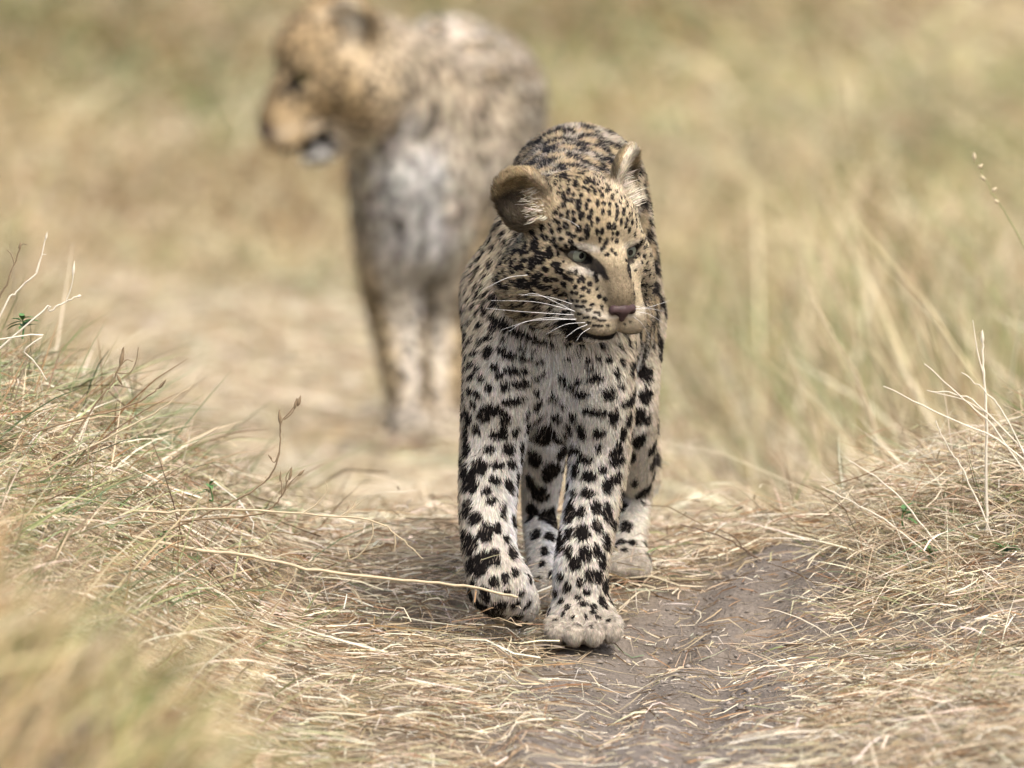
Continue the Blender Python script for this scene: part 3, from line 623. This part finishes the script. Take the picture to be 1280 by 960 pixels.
def axis(fine, lo, hi, lo2, hi2):
    mid = np.arange(lo, hi, fine); g = 1.16; a = [hi]; st = fine
    while a[-1] < hi2: st *= g; a.append(a[-1] + st)
    b = [lo]; st = fine
    while b[-1] > lo2: st *= g; b.append(b[-1] - st)
    return np.concatenate([b[::-1][:-1], mid, a])
gx = axis(.0085, -.75, .75, -60, 60); gy = axis(.012, -1.6, 1.3, -16, 95)
XX, YY = np.meshgrid(gx, gy); ZZ = ground(XX, YY); so = soil(XX, YY).ravel()
gv = np.stack([XX.ravel(), YY.ravel(), ZZ.ravel()], 1); nx, ny = len(gx), len(gy); ii = np.arange((nx) * (ny)).reshape(ny, nx)
gf = np.stack([ii[:-1, :-1].ravel(), ii[:-1, 1:].ravel(), ii[1:, 1:].ravel(), ii[1:, :-1].ravel()], 1)
n1 = noise(gv, 7, 12); n2 = noise(gv, 60, 13)
gcol = mixc(mixc(np.tile(np.array([.135, .108, .076]), (len(gv), 1)), mixc(np.tile(np.array([.36, .31, .22]), (len(gv), 1)), np.array([.24, .21, .12]), ss(8, 16, gv[:, 1]) * .8), ss(1.0, 2.2, gv[:, 1])), np.array([.148, .126, .104]), so); gcol = gcol * (.75 + .3 * n1 + .3 * n2)[:, None]
def mat_ground():
    m = mat_attr('trodden_soil', .95, .1, 0, 220, .35); nt = m.node_tree; b = nt.nodes['Principled BSDF']
    tc = nt.nodes.new('ShaderNodeTexCoord'); n = nt.nodes.new('ShaderNodeTexNoise'); n.inputs['Scale'].default_value = 160; n.inputs['Detail'].default_value = 5
    bp = nt.nodes.new('ShaderNodeBump'); bp.inputs['Strength'].default_value = .9; bp.inputs['Distance'].default_value = .006
    nt.links.new(tc.outputs['Object'], n.inputs['Vector']); nt.links.new(n.outputs['Fac'], bp.inputs['Height']); nt.links.new(bp.outputs[0], b.inputs['Normal']); return m
go = mesh_object('ground', gv, gf, mat_ground(), cols=gcol); tag(go, 'trodden dark soil track rising into grassy banks', kind='structure')

# ------------------------------------------------------------------ grass and straw
STRAW = np.array([[.52, .455, .34], [.62, .56, .445], [.40, .335, .235], [.72, .68, .58], [.29, .23, .155], [.47, .40, .275], [.36, .29, .20]])
GREEN = np.array([[.17, .22, .09], [.24, .27, .13], [.13, .19, .10], [.31, .32, .17]])
BROWN = np.array([[.24, .15, .08], [.30, .19, .10], [.18, .12, .07]])
def palette(n, r, green, brown=.06):
    green = np.broadcast_to(green, (n,)); c = STRAW[r.integers(0, len(STRAW), n)]; u = r.random(n)
    c = np.where((u < green)[:, None], GREEN[r.integers(0, 4, n)], c); c = np.where((u > 1 - brown)[:, None], BROWN[r.integers(0, 3, n)], c)
    return np.clip(c * np.array([1, .97, .90]) * r.uniform(.8, 1.15, (n, 1)) * (1 + .04 * r.standard_normal((n, 3))), .02, .85)
def blades(name, pts, width, cols, label, r, cat='grass', taper=(1, .95, .7, .12), flat=.5):
    """pts (n,K,3) centre lines -> one mesh of narrow strips"""
    n, K, _ = pts.shape; T = nrm(np.gradient(pts, axis=1)); ref = nrm(r.standard_normal((n, 3)) * np.array([1, 1, 1.0]) + np.array([0, -flat, flat]))
    side = nrm(np.cross(T, ref[:, None, :])) * (width[:, None] * np.interp(np.linspace(0, 1, K), np.linspace(0, 1, len(taper)), taper)[None])[:, :, None] / 2
    v = np.stack([pts - side, pts + side], 2).reshape(-1, 3); b = (np.arange(n) * K * 2)[:, None] + np.arange(K - 1)[None] * 2
    f = np.stack([b, b + 1, b + 3, b + 2], 2).reshape(-1, 4); o = mesh_object(name, v, f, M_GRASS, cols=np.repeat(cols, K * 2, 0))
    return tag(o, label, kind='stuff')
def lying(n, x, y, r, length, lift, arch, ang=None, K=5):
    """straws lying on the ground"""
    th = r.uniform(0, 2 * math.pi, n) if ang is None else ang; L = length; t = np.linspace(-.5, .5, K)[None]
    bend = r.normal(0, .35, n)[:, None]; px = x[:, None] + L[:, None] * t * np.cos(th)[:, None] - L[:, None] * bend * t * t * np.sin(th)[:, None]; py = y[:, None] + L[:, None] * t * np.sin(th)[:, None] + L[:, None] * bend * t * t * np.cos(th)[:, None]
    gz = ground(px, py); tilt = r.normal(0, .10, n)[:, None] * L[:, None] * t
    pz = np.maximum(gz * .6 + .4 * gz.mean(1, keepdims=True), gz) + lift[:, None] + np.maximum(tilt, -lift[:, None]) + arch[:, None] * (1 - 4 * t * t)
    return np.stack([px, py, np.maximum(pz, gz + .001)], 2)
def standing(n, x, y, r, length, lean, up, droop, K=5, wild=.35):
    """blades rooted in the ground; lean (n,2) horizontal, up vertical"""
    z = ground(x, y) - .004; d = np.concatenate([lean + wild * r.standard_normal((n, 2)), (up * np.ones(n) * r.uniform(.6, 1.3, n))[:, None]], 1); d = nrm(d)
    pts = np.zeros((n, K, 3)); pts[:, 0] = np.stack([x, y, z], 1)
    dr = droop * r.uniform(.3, 1.6, n); sidew = r.normal(0, .12, (n, 2))
    for i in range(1, K):
        pts[:, i] = pts[:, i - 1] + d * (length / (K - 1))[:, None]; d = nrm(d + np.concatenate([sidew, -dr[:, None]], 1) / (K - 1) * 1.2)
    pts[:, 1:, 2] = np.maximum(pts[:, 1:, 2], ground(pts[:, 1:, 0], pts[:, 1:, 1]) + .004); return pts
r = np.random.default_rng(42)
def scatter(n, x0, x1, y0, y1, dens):
    x = r.uniform(x0, x1, n); y = r.uniform(y0, y1, n); k = r.random(n) < dens(x, y); return x[k], y[k]
clear = lambda x, y: 1 - soil(x, y)
track_x = lambda y: np.interp(y, [1, 4, 8, 13, 17], [0, -.12, -.30, -.45, -.65])
# straw litter over the track's edges and all around the cub
x, y = scatter(115000, -.95, .95, -2.1, 2.1, lambda x, y: np.clip(clear(x, y) ** 1.5 * .95 + .065, 0, 1)); n = len(x)
L = r.lognormal(math.log(.042), .55, n).clip(.012, .16)
p = lying(n, x, y, r, L, r.exponential(.006, n) * (1 + clear(x, y)), r.exponential(.003, n), K=4); 
blades('straw_litter', p, r.uniform(.0006, .0018, n), palette(n, r, .015, .22), 'pale dry straw litter lying flat along the track beside the bare soil', r)
x, y = scatter(80000, -1.8, 1.6, 1.6, 17, lambda x, y: .15 + .85 * ss(1.0, .5, np.abs(x - track_x(y)))); n = len(x); L = r.lognormal(math.log(.085), .45, n).clip(.03, .25)
p = lying(n, x, y, r, L, r.exponential(.012, n), r.exponential(.008, n), K=3)
blades('track_straw', p, r.uniform(.002, .005, n), palette(n, r, .03, .10), 'flattened pale straw carpeting the track behind the cub', r, taper=(1, 1, .4))
# crumbs of soil and chaff on the bare track
x, y = scatter(20000, -.3, .75, -2, 1.0, lambda x, y: soil(x, y)); n = len(x); s = r.lognormal(math.log(.0015), .5, n).clip(.0008, .0045); z = ground(x, y)
octv = np.array([[1, 0, 0], [-1, 0, 0], [0, 1, 0], [0, -1, 0], [0, 0, 1], [0, 0, -.6]], float); octf = np.array([[0, 2, 4], [2, 1, 4], [1, 3, 4], [3, 0, 4], [2, 0, 5], [1, 2, 5], [3, 1, 5], [0, 3, 5]])
cv = octv[None] * s[:, None, None] * r.uniform(.6, 1.4, (n, 6, 1)) * np.array([1.15, 1.15, .75]); a = r.uniform(0, 6.28, n); ca, sa = np.cos(a)[:, None], np.sin(a)[:, None]
cv = np.stack([cv[..., 0] * ca - cv[..., 1] * sa, cv[..., 0] * sa + cv[..., 1] * ca, cv[..., 2]], 2) + np.stack([x, y, z + s * .1], 1)[:, None]
cf = (octf[None] + (np.arange(n) * 6)[:, None, None]).reshape(-1, 3); cc = np.array([.20, .175, .15]) * r.uniform(.7, 1.4, (n, 1))
tag(mesh_object('soil_crumbs', cv.reshape(-1, 3), cf, M_COAT, cols=np.repeat(cc, 6, 0)), 'dark soil crumbs strewn over the bare track', kind='stuff')
x, y = scatter(16000, -.35, .9, -2, 1.0, lambda x, y: soil(x, y) * .75 + .1); n = len(x)
p = lying(n, x, y, r, r.lognormal(math.log(.014), .5, n).clip(.005, .05), r.exponential(.0012, n), r.exponential(.0008, n), K=3)
blades('straw_chaff', p, r.uniform(.0006, .0015, n), palette(n, r, .0, .3), 'short broken chaff scattered over the bare soil of the track', r, taper=(1, 1, .5))
# foreground bank, out of focus
x, y = scatter(18000, -1.1, .05, -5.2, -2.4, lambda x, y: ss(.0, -.2, x)); n = len(x); gr = np.clip(.12 + .6 * (noise2(x, y, 4, 51) - .45), .03, .6)
p = standing(n, x, y, r, r.lognormal(math.log(.085), .4, n).clip(.03, .2), np.tile([.35, .0], (n, 1)), .8, .6)
blades('foreground_grass', p, r.uniform(.0016, .0036, n), palette(n, r, gr * .8, .10) * np.array([1.08, 1.02, .86]), 'soft blurred straw and green grass on the near bank', r)
# left bank
x, y = scatter(52000, -1.2, -.16, -2.6, 1.6, lambda x, y: ss(-.14, -.5, x) * (.35 + .65 * ss(-.35, -.6, x))); n = len(x); gr = np.clip(.40 + .6 * (noise2(x, y, 3, 21) - .45), .03, .6)
L = r.lognormal(math.log(.072), .42, n).clip(.02, .17); p = standing(n, x, y, r, L, np.tile([.45, -.05], (n, 1)), .55, .55, wild=.60)
blades('grass_bank', p, r.uniform(.0010, .0025, n), palette(n, r, gr, .18), 'mixed green and straw coloured grass covering the bank across from the bare soil', r)
# right bank: cut straw stubble lying over towards the track
x, y = scatter(62000, .20, 1.15, -2.0, 1.6, lambda x, y: ss(.2, .5, x) * clear(x, y) * (.25 + .75 * ss(-.2, .25, y))); n = len(x)
L = r.lognormal(math.log(.062), .38, n).clip(.02, .125); p = standing(n, x, y, r, L, np.tile([-.60, -.1], (n, 1)), .40, .28, wild=.70)
blades('straw_bank', p, r.uniform(.0006, .0016, n), palette(n, r, np.clip(.05 + .35 * (noise2(x, y, 5, 23) - .5), .01, .3), .10), 'bleached straw grass matted over the bank above the bare soil', r)
# the track and verges behind the cub
x, y = scatter(60000, -2.4, 2.4, 1.2, 11, lambda x, y: .35 + .65 * ss(6, 2, y)); n = len(x); side = ss(.3, .8, np.abs(x - track_x(y))); keepm = r.random(n) < .35 + .65 * side; x, y, side = x[keepm], y[keepm], side[keepm]; n = len(x)
L = r.lognormal(math.log(.09), .4, n) * (.8 + side * (.5 + 1.5 * ss(1.5, 5, y))); gr = np.clip(.04 + .30 * side * ss(.4, .7, noise2(x, y, 1.1, 25)) , 0, .6)
p = standing(n, x, y, r, L, np.stack([-.15 * np.sign(x), -.1 * np.ones(n)], 1), .35 + .6 * side, .4, K=4)
blades('verge_grass', p, r.uniform(.002, .005, n), palette(n, r, gr * 1.4 + .04, .10) * (1 - side[:, None] * np.array([.06, .08, .16])), 'dry trampled grass along the track between the two leopards', r)
# the tall grass slope closing the view
x, y = scatter(230000, -9, 9, 9.5, 48, lambda x, y: (.35 + .65 * ss(26, 12, y)) * (.35 + .65 * ss(2.6 + .06 * y, 1.8 + .05 * y, np.abs(x))) * np.maximum(ss(.4, .75, np.abs(x - track_x(y))), ss(15, 18, y))); n = len(x); gn = noise2(x, y, .55, 27); bn = noise2(x, y, .8, 28)
L = r.lognormal(math.log(.24), .35, n) * (1 + .9 * ss(15, 35, y)); p = standing(n, x, y, r, L, np.tile([-.15, 0], (n, 1)), .7, .6, K=4, wild=.95)
blades('tall_grass', p, r.uniform(.003, .007, n) * (1 + 1.2 * ss(15, 35, y)), palette(n, r, np.clip((gn - .40) * 2.2, .06, .8), np.clip((bn - .45) * 1.2, .06, .5)) * (np.array([.94, .89, .75]) * (.62 + .62 * noise2(x, y, .5, 29))[:, None]), 'tall dry grass with green patches on the slope behind the adult leopard', r)
#@@PART4
# ------------------------------------------------------------------ single stalks and weeds one can pick out
M_TWIG = mat_plain('dry_twig', (.20, .145, .085), .7, .35, 250); M_DARK = mat_plain('dark_twig', (.10, .065, .04), .7, .35, 250)
M_STALK = mat_plain('straw_stalk', (.44, .36, .235), .6, .3, 120); M_PALE = mat_plain('bleached_stalk', (.60, .54, .43), .55, .2, 150)
M_OLIVE = mat_plain('olive_stalk', (.26, .26, .12), .6, .3, 150); M_LEAF = mat_plain('weed_leaf', (.085, .17, .055), .6, .35, 200)
def stalk(name, label, cat, path, y, w0, w1, mat, twigs=(), buds=(), group=None, budmat=None):
    """path in photo pixels at world depth y (or list of depths); w = thickness in pixels"""
    ys = np.broadcast_to(y, (len(path),)) if np.ndim(y) else np.full(len(path), y, float)
    pts = [P(px, py, d) for (px, py), d in zip(path, ys)]; b = pts[0]; g = float(ground(b[0], b[1]))
    if b[2] > g:                                    # carry the stem on down to its root
        d = nrm(b - pts[1]) if len(pts) > 1 else np.array([0, 0, -1.0]); d = nrm(d + np.array([0, 0, -.45])); k = min((b[2] - g) / max(-d[2], .12), .5); e_ = b + d * k; e_[2] = float(ground(e_[0], e_[1])) - .008; pts.insert(0, e_)
    base = pts[0].copy(); root = empty(name, base); tag(root, label, cat, group); mp = mpp(ys[0])
    c = smooth_path(pts, 6 * (len(pts) - 1)); c = c + (np.random.default_rng(len(label)).standard_normal(c.shape) * .0006); v, f = tube(c, np.linspace(w0, w1, len(c)) * mp / 2, 6); mesh_object('stem', v, f, mat, root, off=base)
    for tw in twigs:
        q = smooth_path([P(px, py, ys[-1]) for px, py in tw], 10); v, f = tube(q, np.linspace(max(w0 * .6, 1.4), 1.0, len(q)) * mp / 2, 5); mesh_object('twig', v, f, mat, root, off=base)
    for bx, by, dx, dy, bw in buds:
        q = np.array([P(bx + dx * t, by + dy * t, ys[-1]) for t in np.linspace(0, 1, 6)]); v, f = tube(q, np.array([.25, .8, 1, .8, .5, .1]) * bw * mp / 2, 6); mesh_object('seed_head', v, f, budmat or mat, root, off=base)
    return root
stalk('weed_sprig', 'brown forked weed sprig with upright seed buds, leaning out over the track', 'weed', [(262, 640), (300, 622), (335, 598), (350, 560), (352, 530), (375, 502)], -.02, 3, 1.6, M_TWIG,
      [[(349, 565), (343, 578), (336, 570)], [(351, 540), (349, 520), (350, 512)], [(355, 525), (366, 515), (372, 498)]], [(350, 530, -1, -18, 5), (372, 508, 4, -14, 5), (368, 512, 3, -15, 4), (340, 574, -5, -6, 3)])
stalk('weed_sprig', 'brown weed sprig ending in a tuft of narrow bracts, beside the taller forked one', 'weed', [(300, 645), (335, 638), (352, 620), (362, 595)], -.03, 3, 1.6, M_TWIG,
      [[(352, 620), (352, 605), (350, 595)], [(356, 612), (366, 600), (380, 588)], [(358, 605), (358, 595), (364, 585)]], [(362, 600, 3, -17, 4), (372, 595, 9, -8, 4), (350, 602, 1, -14, 3)])
stalk('dry_stalk', 'long arching straw stalk with hooked side twigs reaching towards the lifted paw', 'stalk', [(195, 640), (265, 636), (380, 643), (460, 650), (500, 672), (530, 700)], -.05, 4, 1.6, M_STALK,
      [[(378, 642), (396, 630), (409, 612), (405, 600)], [(425, 646), (440, 636), (455, 624)], [(432, 646), (440, 634), (446, 622)], [(465, 653), (466, 668), (455, 688), (438, 700), (434, 686)], [(493, 668), (494, 680), (492, 690)]], [(436, 698, -2, -14, 3)])
stalk('straw_stem', 'thick pale straw stem lying across the lifted forepaw', 'straw', [(215, 682), (300, 692), (400, 714), (520, 727), (590, 734), (648, 747)], [-.16, -.15, -.14, -.12, -.11, -.11], 5.5, 3.5, M_STALK)
stalk('dark_twig', 'dark dead twig tangled low in the straw beside the track', 'twig', [(310, 800), (300, 775), (285, 745), (262, 712)], -.10, 3, 1.8, M_DARK,
      [[(292, 760), (312, 752), (330, 775), (345, 800)], [(285, 740), (320, 735), (352, 730)], [(275, 728), (290, 722), (310, 750)]], [(268, 712, -3, -8, 7), (262, 716, 4, -7, 6)])
for lb, path, yy, tw, bd, mt in (
    ('curved pale twig standing up out of the green bank', [(0, 395), (20, 365), (45, 340), (58, 293)], -.02, [[(45, 340), (52, 320), (58, 318)]], [(57, 300, 2, -10, 3)], M_PALE),
    ('brown twig with a frayed tip beside the curved pale one on the bank', [(-6, 385), (6, 360), (16, 335), (26, 305)], .0, [[(18, 330), (14, 318), (8, 312)], [(24, 312), (28, 305), (34, 306)]], [(24, 312, 2, -10, 4)], M_TWIG),
    ('short forked twig with a pale upright fork on the green bank', [(40, 400), (62, 388), (84, 376), (100, 370)], -.03, [[(82, 378), (90, 355), (93, 326)]], [(91, 345, 2, -18, 4), (96, 372, 6, -3, 3)], M_PALE),
    ('knotted brown stalk with dry husks rising from the bank grass', [(120, 505), (140, 480), (150, 455), (154, 435)], -.02, [[(148, 460), (158, 450), (166, 452)], [(146, 466), (162, 466), (170, 452), (173, 434)]], [(150, 458, 5, -24, 6), (146, 468, 7, 14, 5)], M_TWIG),
    ('thin bent stem pointing from the bank over the track with a split tip', [(95, 525), (150, 512), (185, 495), (206, 478)], -.02, [[(160, 509), (180, 511)]], [(198, 486, 10, -12, 4)], M_TWIG),
    ('straight straw stem angled up from the bank grass', [(150, 540), (200, 512), (242, 480)], -.04, [], [], M_STALK),
    ('leaning pale grass stem curving over the top of the bank', [(0, 425), (30, 440), (60, 475)], -.05, [], [], M_PALE)):
    stalk('dry_twig', lb, 'twig', path, yy, 2.8, 1.6, mt, tw, bd, 'twigs on the grassy bank')
for lb, path, w in (
    ('longest straight straw poking out of the stubble bank towards the track', [(1262, 560), (1180, 520), (1105, 482)], 3.2),
    ('straight straw rising steeply above the longest one on the stubble bank', [(1250, 545), (1205, 500), (1156, 454)], 3),
    ('short straw stub angled out of the top of the stubble bank', [(1262, 530), (1235, 492), (1202, 465)], 2.6),
    ('forked double straw sticking out level from the stubble bank', [(1235, 518), (1200, 494), (1158, 488)], 2.6),
    ('low straw poking from the foot of the stubble bank over the straw litter', [(1140, 640), (1100, 600), (1062, 576)], 3),
    ('lowest bent straw leaning out where the stubble meets the bare soil', [(1120, 660), (1075, 632), (1027, 608)], 3),
    ('slanted straw with a curved tip in the middle of the stubble bank', [(1205, 590), (1185, 560), (1170, 528)], 2.6)):
    stalk('straw_stem', lb, 'straw', path, .12, w, 1.4, M_PALE, [[(1235, 518), (1205, 500), (1165, 490)]] if 'forked' in lb else [], [], 'straws poking from the stubble bank')
stalk('dry_stalk', 'upright bleached stalk with a jointed top standing in the stubble bank', 'stalk', [(1233, 560), (1232, 500), (1229, 450), (1228, 415)], .15, 4, 2.2, M_PALE, [[(1230, 470), (1222, 440), (1216, 400)]], [(1228, 430, 0, -18, 5)])
stalk('grass_stem', 'tall thin green stem with pale seeds near its tip above the stubble bank', 'grass stem', [(1300, 480), (1290, 340), (1262, 275), (1240, 240), (1218, 197)], .75, 2.8, 1.4, M_OLIVE, [], [(1218, 201, 0, -11, 5), (1223, 210, 6, -5, 5), (1232, 226, -6, -7, 5), (1240, 240, 6, -6, 5), (1249, 254, -7, -5, 5)], budmat=M_STALK)
stalk('grass_stem', 'blurred yellow stem leaning alone behind the stubble bank', 'grass stem', [(1082, 500), (1062, 455), (1035, 410), (1003, 348)], 1.9, 4.5, 2.5, M_STALK)
stalk('dry_stalk', 'pale stalk leaning out of focus above the verge straw', 'stalk', [(1020, 545), (1003, 490), (980, 425)], 2.2, 3.2, 1.5, M_STALK)
stalk('dry_twig', 'dark broken twig lying over the edge of the soil below the stubble', 'twig', [(965, 712), (935, 690), (905, 672), (850, 655)], .42, 3, 1.6, M_DARK, [[(930, 688), (918, 672), (895, 660)]], [])
def weed(label, px, py, y, n, size, seed):
    rr = np.random.default_rng(seed); b = P(px, py, y); b[2] = max(b[2] - size * .8, float(ground(b[0], b[1])) - .004); top = P(px, py - 4, y)
    root = empty('leafy_weed', b); tag(root, label, 'weed', 'small green weeds'); c = smooth_path([b, (b + top) / 2 + rr.normal(0, .003, 3), top], 8); v, f = tube(c, np.linspace(.0012, .0006, len(c)), 5); mesh_object('stem', v, f, M_LEAF, root, off=b)
    for i in range(n):
        a = rr.uniform(0, 6.28); s = top + (b - top) * rr.uniform(0, .5); d = nrm(np.array([math.cos(a), math.sin(a), rr.uniform(-.1, .9)])); sd_ = nrm(np.cross(d, [0, 0, 1.0])); u_ = np.cross(sd_, d); L = size * rr.uniform(.5, 1); w = L * .17
        v = []; 
        for t, k in ((0, .12), (.3, .9), (.6, 1), (.85, .55), (1, .05)): m_ = s + d * L * t - np.array([0, 0, .3]) * L * t * t; v += [m_ - sd_ * w * k + u_ * w * k * .35, m_, m_ + sd_ * w * k + u_ * w * k * .35]
        f = [q for j in range(4) for q in ((j * 3, j * 3 + 1, j * 3 + 4, j * 3 + 3), (j * 3 + 1, j * 3 + 2, j * 3 + 5, j * 3 + 4))]; mesh_object('leaf', v, f, M_LEAF, root, off=b)
weed('feathery green weed at the foot of the curved pale twig', 28, 402, -.02, 16, .022, 1)
weed('dark little green weed under the arching straw stalk', 205, 668, -.05, 10, .016, 2)
weed('green leafy weed in the stubble below the upright bleached stalk', 1162, 692, .1, 12, .020, 3)
weed('bright green weed among the straws high on the stubble bank', 1256, 684, .05, 12, .024, 4)
weed('green tuft of narrow leaves sprouting through the straw near the soil edge', 1130, 640, .2, 10, .022, 5)
weed('small weed sprout between the bank grass and the dark dead twig', 262, 610, -.03, 9, .016, 6)
